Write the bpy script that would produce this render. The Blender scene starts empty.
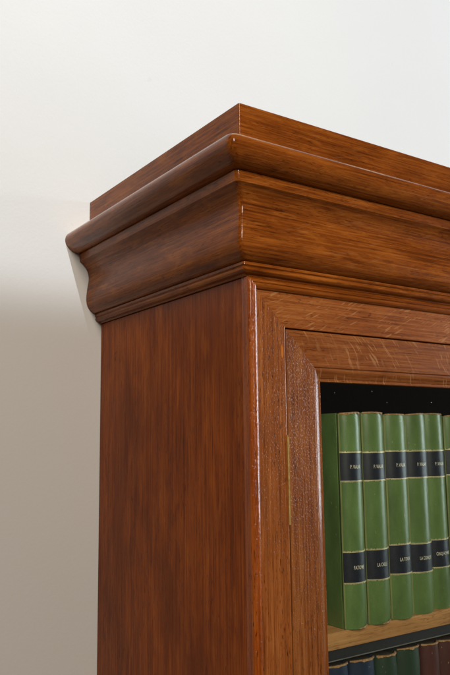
import bpy, bmesh, math, random
from mathutils import Vector, Matrix
random.seed(7)
S = bpy.context.scene
COL = S.collection
D = 0.36            # depth of the bookcase (its back stands on the wall)
W = 0.62            # width of the bookcase
BOT = -1.60         # foot of the bookcase, camera height is z = 0

# ------------------------------------------------------------------ camera
cam_d = bpy.data.cameras.new('camera')
cam = bpy.data.objects.new('camera', cam_d); COL.objects.link(cam)
yaw, pitch, roll = math.radians(34.3195), math.radians(8.1981), math.radians(-0.6711)
fwd = Vector((math.sin(yaw)*math.cos(pitch), math.cos(yaw)*math.cos(pitch), math.sin(pitch)))
r0 = Vector((math.cos(yaw), -math.sin(yaw), 0)); u0 = r0.cross(fwd)
rv = math.cos(roll)*r0 + math.sin(roll)*u0
uv = -math.sin(roll)*r0 + math.cos(roll)*u0
m = Matrix((rv, uv, -fwd)).transposed().to_4x4()
m.translation = Vector((-0.43986, -0.60399, 0.0))
cam.matrix_world = m
cam_d.sensor_fit = 'HORIZONTAL'; cam_d.sensor_width = 36.0
cam_d.lens = 726.593/450*36.0
cam_d.clip_start = 0.02; cam_d.clip_end = 100
S.camera = cam
# ------------------------------------------------------------------ light
wd = bpy.data.worlds.new('World'); S.world = wd; wd.use_nodes = True
bg = wd.node_tree.nodes['Background']
bg.inputs[0].default_value = (1.0, 0.88, 0.76, 1); bg.inputs[1].default_value = 0.075

def area(name, loc, target, sx, sy, power, col):
    l = bpy.data.lights.new(name, 'AREA'); l.shape = 'RECTANGLE'; l.size = sx; l.size_y = sy
    l.energy = power; l.color = col
    o = bpy.data.objects.new(name, l); COL.objects.link(o); o.location = loc
    d = Vector(target)-Vector(loc); o.rotation_euler = d.to_track_quat('-Z', 'Y').to_euler()
    return o
# added unseen spot: washes the upper wall, its cone edge sets the shade line
sp = bpy.data.lights.new('wall_wash_spot', 'SPOT'); sp.energy = 960; sp.color = (0.82, 0.915, 1.0)
sp.spot_size = math.radians(98.8); sp.spot_blend = .02; sp.shadow_soft_size = .028
so = bpy.data.objects.new('wall_wash_spot', sp); COL.objects.link(so); so.location = (-1.10, -2.66, 3.78)
so.rotation_euler = Vector((0.213, 1.51, 0.0)).to_track_quat('-Z', 'Y').to_euler()
# window far to the right, glancing along the front
area('window_light', (2.6, -0.58, 0.20), (0.0, -0.25, 0.10), 0.9, 1.1, 50, (0.82, 0.91, 1.0))
# warm room lamp behind and to the left of the photographer
area('lamp_light', (-0.66, -2.02, 1.02), (0.0, 0.1, 0.1), 0.30, 1.00, 49, (1.0, 0.90, 0.77))
S.view_settings.view_transform = 'Standard'; S.view_settings.look = 'None'
S.view_settings.exposure = 0.0; S.view_settings.gamma = 1.0
S.render.engine = 'CYCLES'
S.cycles.max_bounces = 10; S.cycles.transparent_max_bounces = 12

# ------------------------------------------------------------------ material helpers
class NT:
    def __init__(s, name):
        s.m = bpy.data.materials.new(name); s.m.use_nodes = True
        s.t = s.m.node_tree; s.t.nodes.clear()
        s.out = s.t.nodes.new('ShaderNodeOutputMaterial')
        s.b = s.t.nodes.new('ShaderNodeBsdfPrincipled')
        s.t.links.new(s.b.outputs[0], s.out.inputs[0])
        s.tc = s.t.nodes.new('ShaderNodeTexCoord').outputs['Object']
    def n(s, k): return s.t.nodes.new(k)
    def l(s, a, b): s.t.links.new(a, b)
    def mapping(s, scale, rot=(0, 0, 0), loc=(0, 0, 0), src=None):
        k = s.n('ShaderNodeMapping'); k.inputs['Scale'].default_value = scale
        k.inputs['Rotation'].default_value = rot; k.inputs['Location'].default_value = loc
        s.l(src or s.tc, k.inputs['Vector']); return k.outputs[0]
    def noise(s, vec, scale=1, detail=3, rough=.5, dist=0):
        k = s.n('ShaderNodeTexNoise'); k.inputs['Scale'].default_value = scale
        k.inputs['Detail'].default_value = detail; k.inputs['Roughness'].default_value = rough
        k.inputs['Distortion'].default_value = dist
        s.l(vec, k.inputs['Vector']); return k.outputs[0]
    def ramp(s, fac, stops, interp='LINEAR'):
        k = s.n('ShaderNodeValToRGB'); k.color_ramp.interpolation = interp
        e = k.color_ramp.elements
        while len(e) < len(stops): e.new(0.5)
        for q, (p, c) in zip(e, stops):
            q.position = p; q.color = (c, c, c, 1) if isinstance(c, (int, float)) else (*c, 1)
        s.l(fac, k.inputs[0]); return k.outputs[0]
    def mix(s, fac, a, b, mode='MIX'):
        k = s.n('ShaderNodeMix'); k.data_type = 'RGBA'; k.blend_type = mode
        for v, i in ((fac, 0), (a, 6), (b, 7)):
            if isinstance(v, (int, float)): k.inputs[i].default_value = v
            elif isinstance(v, tuple): k.inputs[i].default_value = (*v, 1)
            else: s.l(v, k.inputs[i])
        return k.outputs[2]
    def math(s, op, a, b=0.0, clamp=False):
        k = s.n('ShaderNodeMath'); k.operation = op; k.use_clamp = clamp
        for v, i in ((a, 0), (b, 1)):
            if isinstance(v, (int, float)): k.inputs[i].default_value = v
            else: s.l(v, k.inputs[i])
        return k.outputs[0]
    def bump(s, h, strength, dist=0.001):
        k = s.n('ShaderNodeBump'); k.inputs['Strength'].default_value = strength
        k.inputs['Distance'].default_value = dist; s.l(h, k.inputs['Height']); return k.outputs[0]

def along(axis, a, c):          # scale vector: a along the grain, c across it
    return tuple(a if i == axis else c for i in range(3))

def wood(name, axis, dark, mid, light, pore=0.55, fleck=0.0, rough=0.30, coat=0.35, seed=0.0, porebump=0.35, figure=0.0, wear=None, slant=0, grit=0.0, fdens=0.0, cloud=0.0):
    t = NT(name)
    off = (seed*3.1, seed*1.7, seed*2.3)
    # slow shifts of tone along the board
    big = t.noise(t.mapping(along(axis, 8, 30), loc=off), 1, 4, .55, 1.2)
    strip = t.noise(t.mapping(along(axis, 5, 420), loc=off), 1, 5, .62, .4)
    fine = t.noise(t.mapping(along(axis, 26, 800), loc=off), 1, 3, .6, .2)
    v = t.math('ADD', t.math('MULTIPLY', big, .28), t.math('ADD', t.math('MULTIPLY', strip, .46), t.math('MULTIPLY', fine, .30)))
    col = t.ramp(v, [(.37, dark), (.53, mid), (.70, light)])
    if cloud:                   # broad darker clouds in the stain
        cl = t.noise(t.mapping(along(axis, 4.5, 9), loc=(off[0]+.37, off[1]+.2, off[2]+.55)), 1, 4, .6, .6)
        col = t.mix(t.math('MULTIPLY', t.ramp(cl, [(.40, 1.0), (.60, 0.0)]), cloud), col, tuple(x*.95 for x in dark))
    # knotty cloudy figure
    if figure:
        fg = t.noise(t.mapping(along(axis, 16, 85), loc=off), 1, 6, .62, .6)
        col = t.mix(t.math('MULTIPLY', t.ramp(fg, [(.52, 0.0), (.68, 1.0)]), figure), col, tuple(x*1.35 for x in light))
        col = t.mix(t.math('MULTIPLY', t.ramp(fg, [(.30, 1.0), (.44, 0.0)]), figure*.9), col, tuple(x*.5 for x in dark))
    # open pores: short dark dashes lying along the grain
    po = t.noise(t.mapping(along(axis, 110, 800), loc=off), 1, 2, .5, .1)
    pm = t.noise(t.mapping(along(axis, 8, 60), loc=off), 1, 2, .5)
    pmask = t.math('MULTIPLY', t.ramp(po, [(.33, 1.0), (.41, 0.0)]), t.ramp(pm, [(.35, .25), (.6, 1.0)]))
    col = t.mix(t.math('MULTIPLY', pmask, pore), col, tuple(x*.28 for x in dark))
    if fleck:                   # medullary rays of quarter-sawn oak: pale slanting dashes
        ang = math.radians(slant)
        wob = t.noise(t.tc, 14, 1)
        mp0 = t.mapping((1, 0, 1), loc=off)
        cv = t.n('ShaderNodeCombineXYZ'); t.l(t.math('MULTIPLY', wob, .035), cv.inputs[0]); t.l(t.math('MULTIPLY', wob, .02), cv.inputs[2])
        addv = t.n('ShaderNodeVectorMath'); addv.operation = 'ADD'; t.l(mp0, addv.inputs[0]); t.l(cv.outputs[0], addv.inputs[1])
        r1 = t.mapping((1, 1, 1), rot=(0, ang, 0), src=addv.outputs[0])
        fn = t.noise(t.mapping((48, 1, 430), src=r1), 1, 1.0, .45, .1)
        gate = t.noise(t.mapping((26, 26, 26), loc=off), 1, 2)
        fm = t.math('MULTIPLY', t.ramp(fn, [(.610-fdens, 0.0), (.67-fdens, 1.0)]), t.ramp(gate, [(.40, 0.0), (.56, 1.0)]))
        col = t.mix(t.math('MULTIPLY', fm, fleck), col, (.44, .22, .090))
    if wear:                    # varnish rubbed off along the projecting edge
        sx = t.n('ShaderNodeSeparateXYZ'); t.l(t.tc, sx.inputs[0])
        wn = t.noise(t.mapping((60, 60, 260)), 1, 4, .65)
        zz = t.math('ADD', sx.outputs[2], t.math('MULTIPLY', t.math('SUBTRACT', wn, .5), .008))
        k = t.n('ShaderNodeMapRange'); k.inputs[1].default_value = wear[0]; k.inputs[2].default_value = wear[1]; t.l(zz, k.inputs[0])
        gate = t.ramp(t.noise(t.mapping((14, 14, 14), loc=(.3, .1, .2)), 1, 3), [(.42, 0.1), (.62, 1.0)])
        col = t.mix(t.math('MULTIPLY', t.math('MULTIPLY', k.outputs[0], gate), .9), col, (.62, .36, .15))
    t.l(col, t.b.inputs['Base Color'])
    rn = t.noise(t.mapping(along(axis, 10, 45)), 1, 4, .6)
    t.l(t.math('ADD', t.math('MULTIPLY', rn, .22), rough-.11), t.b.inputs['Roughness'])
    hgt = t.math('SUBTRACT', t.math('MULTIPLY', strip, .25), t.math('MULTIPLY', pmask, .6))
    lump = t.noise(t.tc, 60, 2)
    b1 = t.bump(t.math('ADD', hgt, t.math('MULTIPLY', lump, 1.0)), porebump, 0.0004)
    t.l(b1, t.b.inputs['Normal'])
    gritn = t.math('MULTIPLY', t.ramp(t.noise(t.mapping(along(axis, 400, 780)), 1, 2, .5), [(.55, 0.0), (.68, 1.0)]), grit*1.5)
    t.b.inputs['Coat Weight'].default_value = coat; t.b.inputs['Coat Roughness'].default_value = .09
    t.l(t.bump(t.math('ADD', t.math('MULTIPLY', lump, 1.5), t.math('ADD', gritn, t.math('MULTIPLY', fine, .5))), .42, .0006), t.b.inputs['Coat Normal'])
    t.b.inputs['Specular IOR Level'].default_value = .05
    return t.m

BROWN = ((.060, .0120, .0013), (.205, .0500, .0050), (.370, .1180, .0160))
RED = ((.110, .0180, .0014), (.275, .0570, .0046), (.400, .1080, .0120))
OAK = ((.105, .0250, .0042), (.255, .0735, .0150), (.390, .148, .0400))
M = {}
M['crown_x'] = wood('crown_wood_front', 0, *BROWN, seed=1, figure=.3, fleck=.10, slant=12, rough=.25, coat=.42)
M['crown_y'] = wood('crown_wood_side', 1, *BROWN, seed=2, figure=.3, rough=.25, coat=.26)
M['nose_x'] = wood('nosing_wood_front', 0, *BROWN, seed=3, figure=.3, fleck=.10, slant=15, rough=.24, coat=.45, wear=(.2962, .2995))
M['nose_y'] = wood('nosing_wood_side', 1, *BROWN, seed=4, figure=.3, rough=.24, coat=.45, wear=(.2985, .3015))
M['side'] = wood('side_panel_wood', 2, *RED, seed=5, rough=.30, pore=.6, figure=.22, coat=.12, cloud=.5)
M['frame_z'] = wood('frame_wood_upright', 2, *OAK, seed=6, rough=.33, pore=.9, porebump=.3, grit=.3)
M['frame_x'] = wood('frame_wood_rail', 0, *OAK, seed=7, rough=.33, fleck=.5, pore=.7, slant=25, fdens=.02)
M['door_z'] = wood('door_wood_upright', 2, *[tuple(c*.8 for c in x) for x in OAK], seed=8, rough=.36, pore=.6, porebump=.3, grit=.6)
M['door_x'] = wood('door_wood_rail', 0, *[tuple(c*.85 for c in x) for x in OAK], seed=9, rough=.34, fleck=.5, slant=-52)
M['edge_z'] = wood('edge_wood_upright', 2, *RED, seed=10, rough=.24, pore=.8, coat=.6, grit=.8, porebump=.6)
M['edge_x'] = wood('edge_wood_rail', 0, *BROWN, seed=11, rough=.26, coat=.45)
M['shelf'] = wood('shelf_wood', 0, (.30, .135, .045), (.46, .225, .080), (.58, .32, .135), seed=12, rough=.45, coat=.1)
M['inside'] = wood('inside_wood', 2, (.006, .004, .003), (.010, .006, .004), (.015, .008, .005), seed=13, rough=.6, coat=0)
M['plug'] = wood('plug_wood', 2, (.40, .115, .016), (.50, .155, .022), (.58, .20, .03), seed=14, rough=.35)

def plain(name, col, rough=.5, metal=0.0, nscale=60, nvar=.25, bump=0.0, spec=.5, bscale=None):
    t = NT(name)
    n = t.noise(t.tc, nscale, 4, .6)
    c = t.mix(t.ramp(n, [(.3, 0.0), (.7, 1.0)]), tuple(x*(1-nvar) for x in col), tuple(min(1, x*(1+nvar)) for x in col))
    t.l(c, t.b.inputs['Base Color']); t.b.inputs['Roughness'].default_value = rough
    t.b.inputs['Metallic'].default_value = metal; t.b.inputs['Specular IOR Level'].default_value = spec
    if bump: t.l(t.bump(t.noise(t.tc, bscale or nscale*8, 3), bump, .0008), t.b.inputs['Normal'])
    return t.m

def leather(name, col, rough=.33):
    t = NT(name)
    oi = t.n('ShaderNodeObjectInfo')
    sh = t.n('ShaderNodeVectorMath'); sh.operation = 'ADD'
    t.l(t.tc, sh.inputs[0]); t.l(t.math('MULTIPLY', oi.outputs['Random'], 23.0), sh.inputs[1])
    t.tc = sh.outputs[0]                      # no two volumes share the same stains
    n1 = t.noise(t.mapping((40, 40, 14)), 1, 4, .6)
    n2 = t.noise(t.tc, 900, 2, .6)
    c = t.mix(t.ramp(n1, [(.28, 0.0), (.72, 1.0)]), tuple(x*.62 for x in col), tuple(x*1.28 for x in col))
    c = t.mix(t.math('MULTIPLY', t.ramp(n2, [(.34, 1.0), (.46, 0.0)]), .35), c, tuple(x*.55 for x in col))
    c = t.mix(t.math('MULTIPLY', oi.outputs['Random'], .38), c, tuple(x*.55 for x in (col[0]*1.1, col[1], col[2])))
    spk = t.ramp(t.noise(t.mapping((1, 1, .5)), 420, 2), [(.70, 0.0), (.76, 1.0)])
    c = t.mix(t.math('MULTIPLY', spk, .5), c, (.45, .38, .20))
    t.l(c, t.b.inputs['Base Color'])
    t.l(t.math('ADD', t.math('MULTIPLY', n1, .2), rough-.1), t.b.inputs['Roughness'])
    t.l(t.bump(n2, .22, .0005), t.b.inputs['Normal'])
    return t.m
M['green'] = leather('green_leather', (.130, .222, .062))
M['dgreen'] = leather('dark_green_leather', (.026, .060, .032), .42)
M['blue'] = leather('blue_leather', (.017, .034, .075), .42)
M['maroon'] = leather('maroon_leather', (.080, .021, .015), .42)
M['label'] = plain('label_leather', (.008, .011, .022), .38, nscale=300, nvar=.4, bump=.15)
M['gilt'] = plain('gilt', (.80, .66, .38), .42, .35, nscale=900, nvar=.35)
M['letter'] = plain('gilt_lettering', (.74, .68, .52), .5, .2, nscale=700, nvar=.3)
M['tan'] = plain('worn_tan_leather', (.40, .22, .09), .75, nscale=350, nvar=.5, bump=.4)
M['ridge'] = leather('rubbed_green_leather', (.26, .29, .10), .34)
M['hem'] = plain('strip_hem', (.13, .125, .11), .6)
M['paper'] = plain('page_edges', (.10, .08, .055), .85, nscale=500, nvar=.3, bump=.2)
M['strip'] = plain('dark_strip_surface', (.010, .0095, .009), .5, nscale=200, nvar=.3, bump=.2)
M['speck_grey'] = plain('speck_grey', (.26, .26, .26), .9)
M['brass'] = plain('brass', (.58, .41, .13), .36, .6, nscale=260, nvar=.3, bump=.1)

def wall_mat():
    t = NT('wall_paint')
    n = t.noise(t.tc, 2.2, 4, .55)
    c = t.mix(n, (.525, .512, .495), (.565, .553, .537))
    sp = t.ramp(t.noise(t.tc, 55, 2), [(.745, 0.0), (.77, 1.0)])
    c = t.mix(t.math('MULTIPLY', sp, .12), c, (.35, .32, .28))
    t.l(c, t.b.inputs['Base Color']); t.b.inputs['Roughness'].default_value = .8
    t.b.inputs['Specular IOR Level'].default_value = .25
    h = t.math('ADD', t.noise(t.tc, 9, 3, .5), t.math('MULTIPLY', t.noise(t.tc, 260, 4, .6), .24))
    t.l(t.bump(h, .25, .004), t.b.inputs['Normal'])
    return t.m
M['wall'] = wall_mat()

def glass_mat():
    t = NT('pane_glass')
    t.t.nodes.remove(t.b)
    tr = t.n('ShaderNodeBsdfTransparent'); tr.inputs[0].default_value = (.95, .97, .95, 1)
    gl = t.n('ShaderNodeBsdfGlossy'); gl.inputs['Roughness'].default_value = .02
    fr = t.n('ShaderNodeFresnel'); ge = t.n('ShaderNodeNewGeometry')      # same reflection from both faces of the thin pane
    t.l(t.math('ADD', 1.45, t.math('MULTIPLY', ge.outputs['Backfacing'], 1/1.45-1.45)), fr.inputs[0])
    mx = t.n('ShaderNodeMixShader')
    t.l(fr.outputs[0], mx.inputs[0]); t.l(tr.outputs[0], mx.inputs[1]); t.l(gl.outputs[0], mx.inputs[2])
    t.l(mx.outputs[0], t.out.inputs[0])
    return t.m
M['glass'] = glass_mat()

# ------------------------------------------------------------------ mesh helpers
def obj(name, bm, mats, parent=None, smooth=True, angle=35):
    me = bpy.data.meshes.new(name)
    bmesh.ops.recalc_face_normals(bm, faces=bm.faces[:])
    bm.to_mesh(me); bm.free()
    for x in (mats if isinstance(mats, (list, tuple)) else [mats]): me.materials.append(x)
    if smooth:
        me.shade_smooth(); me.set_sharp_from_angle(angle=math.radians(angle))
    o = bpy.data.objects.new(name, me); COL.objects.link(o)
    if parent: o.parent = parent
    return o
def empty(name, label, cat, loc=(0, 0, 0), group=None):
    o = bpy.data.objects.new(name, None); COL.objects.link(o); o.location = loc
    o.empty_display_size = .05
    o['label'] = label; o['category'] = cat
    if group: o['group'] = group
    return o
def box(bm, x0, x1, y0, y1, z0, z1, bev=0.0, seg=2, mi=0):
    v = [bm.verts.new((x, y, z)) for x in (x0, x1) for y in (y0, y1) for z in (z0, z1)]
    fs = [bm.faces.new([v[i] for i in q]) for q in ((0, 1, 3, 2), (4, 6, 7, 5), (0, 4, 5, 1), (2, 3, 7, 6), (0, 2, 6, 4), (1, 5, 7, 3))]
    for f in fs: f.material_index = mi
    if bev:
        es = list({e for f in fs for e in f.edges})
        bmesh.ops.bevel(bm, geom=es, offset=bev, segments=seg, affect='EDGES', profile=.5, material=mi)

def arc_pts(cx, cy, r, a0, a1, n):
    return [(cx+r*math.cos(math.radians(a0+(a1-a0)*i/n)), cy+r*math.sin(math.radians(a0+(a1-a0)*i/n))) for i in range(n+1)]

def crown_sweep(bm, prof, rad=.004, inner=None, na=6):
    """sweep a closed (p, z) profile round left side, front and right side; material 0 front, 1 sides"""
    yb = D-.0015
    rings = []
    for p, z in prof:
        r = max(.0004, rad)
        pts = [(-p, yb), (-p, yb*.5)]
        pts += arc_pts(-p+r, -p+r, r, 180, 270, na)
        pts += [(W*.33, -p), (W*.66, -p)]
        pts += arc_pts(W+p-r, -p+r, r, 270, 360, na)
        pts += [(W+p, yb*.5), (W+p, yb)]
        rings.append([bm.verts.new((x, y, z)) for x, y in pts])
    n = len(rings); k = len(rings[0])
    c1 = 2+na//2; c2 = k-3-na//2
    for i in range(n):
        a, b = rings[i], rings[(i+1) % n]
        for j in range(k-1):
            f = bm.faces.new((a[j], a[j+1], b[j+1], b[j]))
            f.material_index = 0 if c1 <= j < c2 else 1
    for j in (0, k-1):
        f = bm.faces.new([r[j] for r in rings]); f.material_index = 1

def frame_sweep(bm, x0, x1, z0, z1, prof, sides=('L', 'T', 'R', 'B')):
    """mitred frame: prof is a closed list of (s inward, y); material 0 uprights, 1 rails"""
    def ring(c):
        out = []
        for s, y in prof:
            x = x0+s if c[0] == 'L' else x1-s
            z = z1-s if c[1] == 'T' else z0+s
            out.append((x, y, z))
        return out
    seg = dict(L=('LB', 'LT', 0), T=('LT', 'RT', 1), R=('RT', 'RB', 0), B=('RB', 'LB', 1))
    for k in sides:
        a, b, mi = seg[k]
        A = [bm.verts.new(p) for p in ring(a)]; B = [bm.verts.new(p) for p in ring(b)]
        n = len(A)
        for i in range(n):
            f = bm.faces.new((A[i], A[(i+1) % n], B[(i+1) % n], B[i])); f.material_index = mi

# ------------------------------------------------------------------ setting
bm = bmesh.new(); box(bm, -3.0, 3.6, D, D+.12, BOT, 2.2)
o = obj('wall', bm, M['wall'], smooth=False); o['kind'] = 'structure'

# ------------------------------------------------------------------ bookcase
BC = empty('bookcase', 'tall varnished brown oak bookcase with moulded cornice and glazed door against the pale wall', 'bookcase', (0, 0, BOT))
def part(name, bm, mats, parent=BC, **k):
    o = obj(name, bm, mats, parent, **k)
    if parent is BC: o.location = (0, 0, -BOT)       # meshes are written in eye-level coordinates
    return o

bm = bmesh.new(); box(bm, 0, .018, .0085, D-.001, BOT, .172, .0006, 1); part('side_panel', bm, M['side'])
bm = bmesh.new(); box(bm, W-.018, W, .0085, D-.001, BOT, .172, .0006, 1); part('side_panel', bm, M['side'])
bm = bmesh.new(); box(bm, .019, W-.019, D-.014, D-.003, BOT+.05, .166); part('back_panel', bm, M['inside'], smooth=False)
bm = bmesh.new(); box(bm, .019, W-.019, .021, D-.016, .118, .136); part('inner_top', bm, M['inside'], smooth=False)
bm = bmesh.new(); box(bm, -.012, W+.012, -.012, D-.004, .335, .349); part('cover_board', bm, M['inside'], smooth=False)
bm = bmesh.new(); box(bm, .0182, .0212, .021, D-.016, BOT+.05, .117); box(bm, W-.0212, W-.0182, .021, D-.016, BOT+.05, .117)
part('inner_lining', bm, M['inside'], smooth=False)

# rounded strip that frames the front
def q(cx, cy, r, a0, a1, n=5): return arc_pts(cx, cy, r, a0, a1, n)
pr = [(0, .0085)] + q(.0036, -.0014, .0036, 180, 270, 8) + [(.0052, -.0050), (.0056, -.0044), (.0062, -.0049), (.0074, -.0050), (.0082, -.00475), (.0100, -.0038), (.0114, -.0028), (.0119, -.0020), (.0119, .0085)]
bm = bmesh.new(); frame_sweep(bm, 0, W, BOT, .1722, pr); part('edge_moulding', bm, [M['edge_z'], M['edge_x']], angle=50)
# flat mitred face frame
x1, w, h = .0121, .0389, .0389
pr = [(0, .0005), (0.0002, .0)] + [(w-.0010, 0), (w-.0003, .0003), (w, .001), (w, .020), (0, .020)]
FX0, FX1, FZ0, FZ1 = x1, W-x1, BOT+.10, .1607
bm = bmesh.new(); frame_sweep(bm, FX0, FX1, FZ0, FZ1, pr); part('face_frame', bm, [M['frame_z'], M['frame_x']], angle=16)
bm = bmesh.new(); box(bm, x1, W-x1, .0005, .02, BOT+.012, BOT+.0995); part('plinth_board', bm, M['frame_x'])
# door
g = .0011
w2, w3 = .0392, .0152
pr = [(0, .0012), (.0003, .0004), (.0010, 0), (w2-.0006, 0), (w2, .0004), (w2+.0004, .0020), (w2+.0030, .0022)] + \
     [(w2+.0030+.0080*i/10, .0022+.0050*(i/10)**1.12) for i in range(1, 11)] + \
     [(w2+.0118, .0080), (w2+.0126, .0078), (w2+w3-.0006, .0078), (w2+w3, .0084), (w2+w3, .020), (0, .020)]
DX0, DX1, DZ0, DZ1 = FX0+w+g, FX1-w-g, FZ0+h+g, FZ1-h-.0015
bm = bmesh.new(); frame_sweep(bm, DX0, DX1, DZ0, DZ1, pr)
door = part('door', bm, [M['door_z'], M['door_x']], angle=16)
ow = w2+w3
bm = bmesh.new(); box(bm, DX0+ow-.004, DX1-ow+.004, .0125, .0150, DZ0+ow-.004, DZ1-ow+.004)
part('glass_pane', bm, M['glass'], door, smooth=False)
# tiny pale grey specks on the pane
for px, pz, sx_, sz_ in ((.1917, .0577, .0007, .0008), (.2163, .0452, .0005, .0005), (.2968, .0469, .0016, .0004), (.1316, .0545, .0005, .0004)):
    bm = bmesh.new()
    vs = [bm.verts.new((px+sx_*math.cos(k*1.05)*(.7+.3*math.sin(k*2.3)), .01235, pz+sz_*math.sin(k*1.05))) for k in range(6)]
    bm.faces.new(vs)
    part('pale_speck', bm, M['speck_grey'], door, smooth=False)
# brass hinge in the joint of frame and door
hx = FX0+w+g/2
bm = bmesh.new()
box(bm, hx-.0012, hx-.0002, -.0009, .006, -.086, .0068, .0003, 1); box(bm, hx+.0001, hx+.0008, -.0007, .006, -.086, .0050, .0003, 1)
part('hinge', bm, M['brass'])
# let-in patch on the upright
bm = bmesh.new()
pts = [(.0445, .1005), (.0462, .1030), (.0474, .0990), (.0476, .0935), (.0470, .0895), (.0458, .0880), (.0447, .0920)]
a = [bm.verts.new((x, -.00025, z)) for x, z in pts]; b = [bm.verts.new((x, .001, z)) for x, z in pts]
bm.faces.new(a)
for i in range(len(a)): bm.faces.new((a[i], a[(i+1) % len(a)], b[(i+1) % len(a)], b[i]))
part('wood_patch', bm, M['plug'], smooth=False)
# shelf
SZ = -.2132
bm = bmesh.new(); box(bm, .0215, W-.0215, .035, D-.016, SZ-.0187, SZ, .0012, 2)
shelf = part('shelf', bm, M['shelf'])
bm = bmesh.new(); box(bm, .0215, W-.0215, .0385, .0400, SZ-.0308, SZ-.0189)  # thin near-black strip just below the front of the shelf
part('dark_strip', bm, M['strip'], shelf, smooth=False)
bm = bmesh.new(); box(bm, .0215, W-.0215, .0378, .0384, SZ-.0314, SZ-.0303)
part('hem', bm, M['hem'], shelf, smooth=False)
LZ = -.500
bm = bmesh.new(); box(bm, .0215, W-.0215, .035, D-.016, LZ-.0187, LZ, .0012, 2)
part('shelf', bm, M['shelf'])

# cornice, from the top down
bm = bmesh.new()
crown_sweep(bm, [(.0208, .3025), (.0208, .3514), (.0198, .3522), (-.012, .3526), (-.012, .3025)], .0016, na=6)
part('top_board', bm, [M['crown_x'], M['crown_y']])
nose = [(-.012, .3022), (.024, .3022), (.0460, .3018), (.0510, .3006), (.0548, .2984), (.0570, .2950), (.0580, .2910), (.0576, .2875), (.0562, .2838), (.0538, .2803),
        (.0508, .2771), (.0475, .2747), (.0440, .2731), (.0405, .2722), (.0372, .2719), (-.012, .2719)]
bm = bmesh.new(); crown_sweep(bm, nose, .0085, na=10); part('nosing_moulding', bm, [M['nose_x'], M['nose_y']], angle=40)
cy = [(-.012, .2716), (.0352, .2716), (.0362, .2708), (.0362, .2692), (.0346, .2604), (.0338, .2598), (.0322, .2590), (.0290, .2560), (.0255, .2520), (.0228, .2475), (.0213, .2430), (.0208, .2385),
      (.0211, .2335), (.0219, .2280), (.0229, .2220), (.0237, .2160), (.0241, .2100), (.0240, .2050), (.0233, .2000), (.0218, .1957), (.0194, .1920), (.0162, .1890), (.0130, .1870), (.0112, .1863), (-.012, .1863)]
bm = bmesh.new(); crown_sweep(bm, cy, .0055, na=8); part('cyma_moulding', bm, [M['crown_x'], M['crown_y']], angle=40)
bd = [(-.012, .1861), (.0095, .1861), (.0103, .1852), (.0103, .1825), (.0094, .1818), (.0088, .1812), (.0094, .1802), (.0098, .1788), (.0092, .1770), (.0076, .1755), (.0055, .1746), (.0030, .1742), (.0022, .1724), (-.012, .1724)]
bm = bmesh.new(); crown_sweep(bm, bd, .0030, na=6); part('bead_moulding', bm, [M['crown_x'], M['crown_y']], angle=40)

# ------------------------------------------------------------------ books
def make_spine(bw, sag):
    """rounded spine: returns functions x,y of the arc parameter u (0 left .. 1 right) and the arc length"""
    r = (bw*bw/4+sag*sag)/(2*sag); half = math.asin(min(1, bw/2/r))
    def f(u, off=0.0):
        a = -half+2*half*u
        return (bw/2+(r+off)*math.sin(a), r-(r+off)*math.cos(a))      # y = 0 at the apex, grows into the shelf
    return f, 2*half*r

def strip_on(bm, f, u0, u1, z0, z1, off, n=14, mi=0, thick=.0004):
    A = []
    for i in range(n+1):
        u = u0+(u1-u0)*i/n
        A.append([bm.verts.new((*f(u, off), z)) for z in (z0, z1)] + [bm.verts.new((*f(u, off-thick), z)) for z in (z1, z0)])
    for i in range(n):
        for k in range(4):
            g_ = bm.faces.new((A[i][k], A[i+1][k], A[i+1][(k+1) % 4], A[i][(k+1) % 4])); g_.material_index = mi
    bm.faces.new(A[0]); bm.faces.new(A[-1])

def text_bm(body, size, xs):
    c = bpy.data.curves.new('t', 'FONT'); c.body = body; c.size = size; c.align_x = 'CENTER'; c.offset = .012*size
    c.resolution_u = 3
    o = bpy.data.objects.new('t', c); COL.objects.link(o)
    bpy.context.view_layer.update()
    me = bpy.data.meshes.new_from_object(o.evaluated_get(bpy.context.evaluated_depsgraph_get()))
    bpy.data.objects.remove(o); bpy.data.curves.remove(c)
    b = bmesh.new(); b.from_mesh(me); bpy.data.meshes.remove(me)
    for v in b.verts: v.co.x *= xs
    return b

def lettering(f, L, body, size, zc, off, xs=.72, shift=0.0):
    b = text_bm(body, size, xs)
    for v in b.verts:
        u = .5+(v.co.x+shift)/L
        x, y = f(u, off); v.co = (x, y, zc+v.co.y)
    return b

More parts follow.
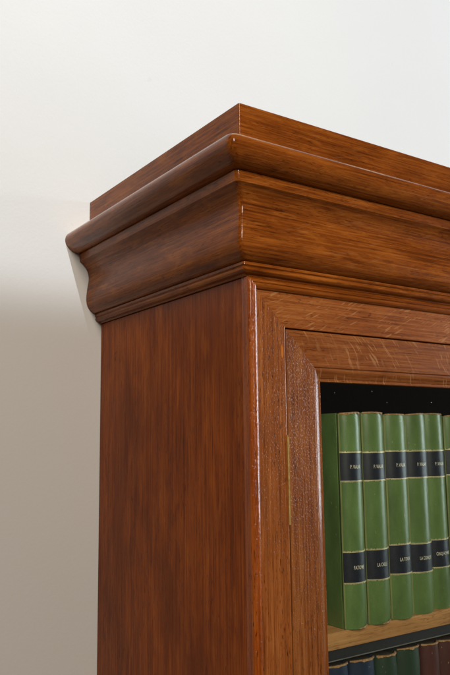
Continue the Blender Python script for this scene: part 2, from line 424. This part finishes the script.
def book(name, label, group, x, y, z, bw, hgt, depth, mat, words=None, bands=None, lean=0.0, sag=.0085, worn=0.5):
    t = empty(name, label, 'book', (x, y, z), group)
    t.rotation_euler = (0, lean, 0)
    f, L = make_spine(bw, sag)
    rnd = random.Random(name+label)
    n = 16; nz = 14
    # spine shell with soft caps at head and tail
    bm = bmesh.new(); rows = []
    ph = rnd.random()*6
    for k in range(nz+1):
        zz = hgt*k/nz
        if k == 0: zz = .0
        rows.append([])
        for i in range(n+1):
            u = i/n
            edge = 0.0
            if k in (0, nz): edge = -.0007
            px, py = f(u, edge)
            wob = .00035*math.sin(5*u+ph)*(1 if k == nz else 0) + (.0010*(abs(u-.5)*2)**2 if k == nz else 0)
            rows[-1].append(bm.verts.new((px, py, zz-wob)))
    for k in range(nz):
        for i in range(n): bm.faces.new((rows[k][i], rows[k][i+1], rows[k+1][i+1], rows[k+1][i]))
    # shoulders running back to the boards
    for s, col in ((0, 0), (1, n)):
        xx = .0007 if s == 0 else bw-.0007
        back = [bm.verts.new((xx, sag+.0045, r_[col].co.z)) for r_ in rows]
        for k in range(nz): bm.faces.new((rows[k][col], rows[k+1][col], back[k+1], back[k]))
    obj('spine', bm, mat, t, angle=50)
    # boards
    for s in (0, 1):
        bm = bmesh.new()
        xa = 0.0 if s == 0 else bw-.0026
        box(bm, xa, xa+.0026, sag+.0035, depth, 0, hgt-.0008, .0007, 2)
        obj('cover_board', bm, mat, t)
    bm = bmesh.new(); box(bm, .0028, bw-.0028, sag-.0005, depth-.004, .002, hgt-.0035)
    obj('page_block', bm, M['paper'], t, smooth=False)
    for u0, u1 in ((.0, .045), (.955, 1.0)):        # rubbed ridge along each joint
        bm = bmesh.new(); strip_on(bm, f, u0, u1, .001, hgt-.002, .00028, 4)
        if words: obj('joint_ridge', bm, M['ridge'], t, angle=50)
        else: bm.free()
    # rubbed leather at the head cap
    bm = bmesh.new(); A = []
    u0, u1 = (.04, .96)
    for i in range(19):
        u = u0+(u1-u0)*i/18
        nn = .5+.5*math.sin(u*17+ph)*math.cos(u*7.3+ph*2)
        dp = (.0007+.0030*nn*worn*rnd.uniform(.4, 1))
        wob = .00035*math.sin(5*u+ph)+.0010*(abs(u-.5)*2)**2
        zt = hgt-wob
        A.append([bm.verts.new((*f(u, .00025), zt-dp)), bm.verts.new((*f(u, .0001), zt+.0004)), bm.verts.new((*f(u, -.0022), zt+.0003))])
    for i in range(18):
        for k in range(2): bm.faces.new((A[i][k], A[i+1][k], A[i+1][k+1], A[i][k+1]))
    obj('head_cap', bm, M['tan'], t, angle=60)
    if worn > .8:                       # torn tail
        bm = bmesh.new(); A = []
        for i in range(9):
            u = .42+.42*i/8
            A.append([bm.verts.new((*f(u, .0004), .0003)), bm.verts.new((*f(u, .0004), .0012+.0026*(i/8)*rnd.uniform(.6, 1)))])
        for i in range(8): bm.faces.new((A[i][0], A[i+1][0], A[i+1][1], A[i][1]))
        obj('torn_tail', bm, M['tan'], t)
    if words:
        for (zb, zt), wd_, sz in zip(bands, words, (.0059, .0058)):
            bm = bmesh.new(); strip_on(bm, f, .015, .985, zb, zt, .00050)
            lb = obj('title_label', bm, M['label'], t, angle=50)
            for zc, sg in ((zt, 1), (zb, -1)):
                bm = bmesh.new()
                strip_on(bm, f, .015, .985, min(zc, zc+sg*.0007), max(zc, zc+sg*.0007), .00072)
                nt = 30
                for i in range(nt):       # toothed gilt roll
                    if rnd.random() < .12: continue
                    ua = .02+.96*i/nt; ub = ua+.96/nt*.55
                    za, zb2 = zc+sg*.0009, zc+sg*(.0009+.0011*rnd.uniform(.6, 1.1))
                    strip_on(bm, f, ua, ub, min(za, zb2), max(za, zb2), .00072, 1)
                obj('gilt_line', bm, M['gilt'], lb, angle=50)
            if wd_:
                b = lettering(f, L, wd_, sz, (zb+zt)/2-.0022, .0008, .70 if len(wd_) < 9 else .62, 0.0)
                obj('lettering', b, M['letter'], lb, smooth=False)
    return t

G = 'green leather volumes on the upper shelf'
H = .2466
up = [(.1585, .0288, 'FATOME', 'green volume at the left end of the upper shelf, lower label beginning FA', 1.0),
      (.1962, .0290, 'LA CAILLE', 'second green volume from the left on the upper shelf, lower label reading LA CA', .9),
      (.2358, .0298, 'LA TOUR', 'third green volume from the left on the upper shelf, lower label reading LA TO', .35),
      (.2763, .0325, 'LA CONQUE', 'fourth green volume from the left on the upper shelf, lower label reading LA CO', .4),
      (.3180, .0375, 'CINQ HOMMES', 'fifth green volume from the left on the upper shelf, lower label reading CINQ', .3),
      (.3570, .0365, 'LE BOUC', 'sixth green volume from the left on the upper shelf, cut by the photo edge', .3),
      (.3955, .0360, 'MONSIEUR', 'seventh green volume from the left on the upper shelf, mostly outside the photo', .3)]
for i, (x, y, wd_, lab, wn) in enumerate(up):
    bw = (up[i+1][0]-x if i+1 < len(up) else .038) - .0021
    dz = .0010*math.sin(i*2.1)
    b0 = -SZ+.0007*math.sin(i*3.7+1)
    book('book', lab, G, x, y, SZ+.0002, bw, H+dz, .20, M['green'], ('P. VIALAR', wd_),
         ((b0-.0471+.0008*(i % 2), b0-.0148+.0006*(i % 2)), (b0-.1622+.0009*(i % 3), b0-.1288+.0008*(i % 3))), worn=wn)

G2 = 'old volumes on the lower shelf'
lows = [(.1385, .0355, M['blue'], 'dark blue volume at the left end of the lower shelf', .9),
        (.1755, .0430, M['blue'], 'second dark blue volume of the lower shelf, beside the dark green ones', .8),
        (.2185, .0355, M['dgreen'], 'dark green volume of the lower shelf standing next to the blue ones', .7),
        (.2545, .0425, M['dgreen'], 'dark green volume of the lower shelf with a torn tan head, beside the maroon ones', 1.0),
        (.2970, .0335, M['maroon'], 'maroon volume of the lower shelf standing next to the dark green ones', .5),
        (.3310, .0380, M['maroon'], 'second maroon volume of the lower shelf, at the right edge of the photo', .6),
        (.3700, .0360, M['maroon'], 'third maroon volume of the lower shelf, just outside the photo', .5)]
for i, (x, bw, mt, lab, wn) in enumerate(lows):
    book('book', lab, G2, x, .041+.001*(i % 2), LZ+.0002, bw-.0006, .2480-.0008*(i % 3), .20, mt, worn=wn*1.1 if wn < .9 else .79, sag=.010)
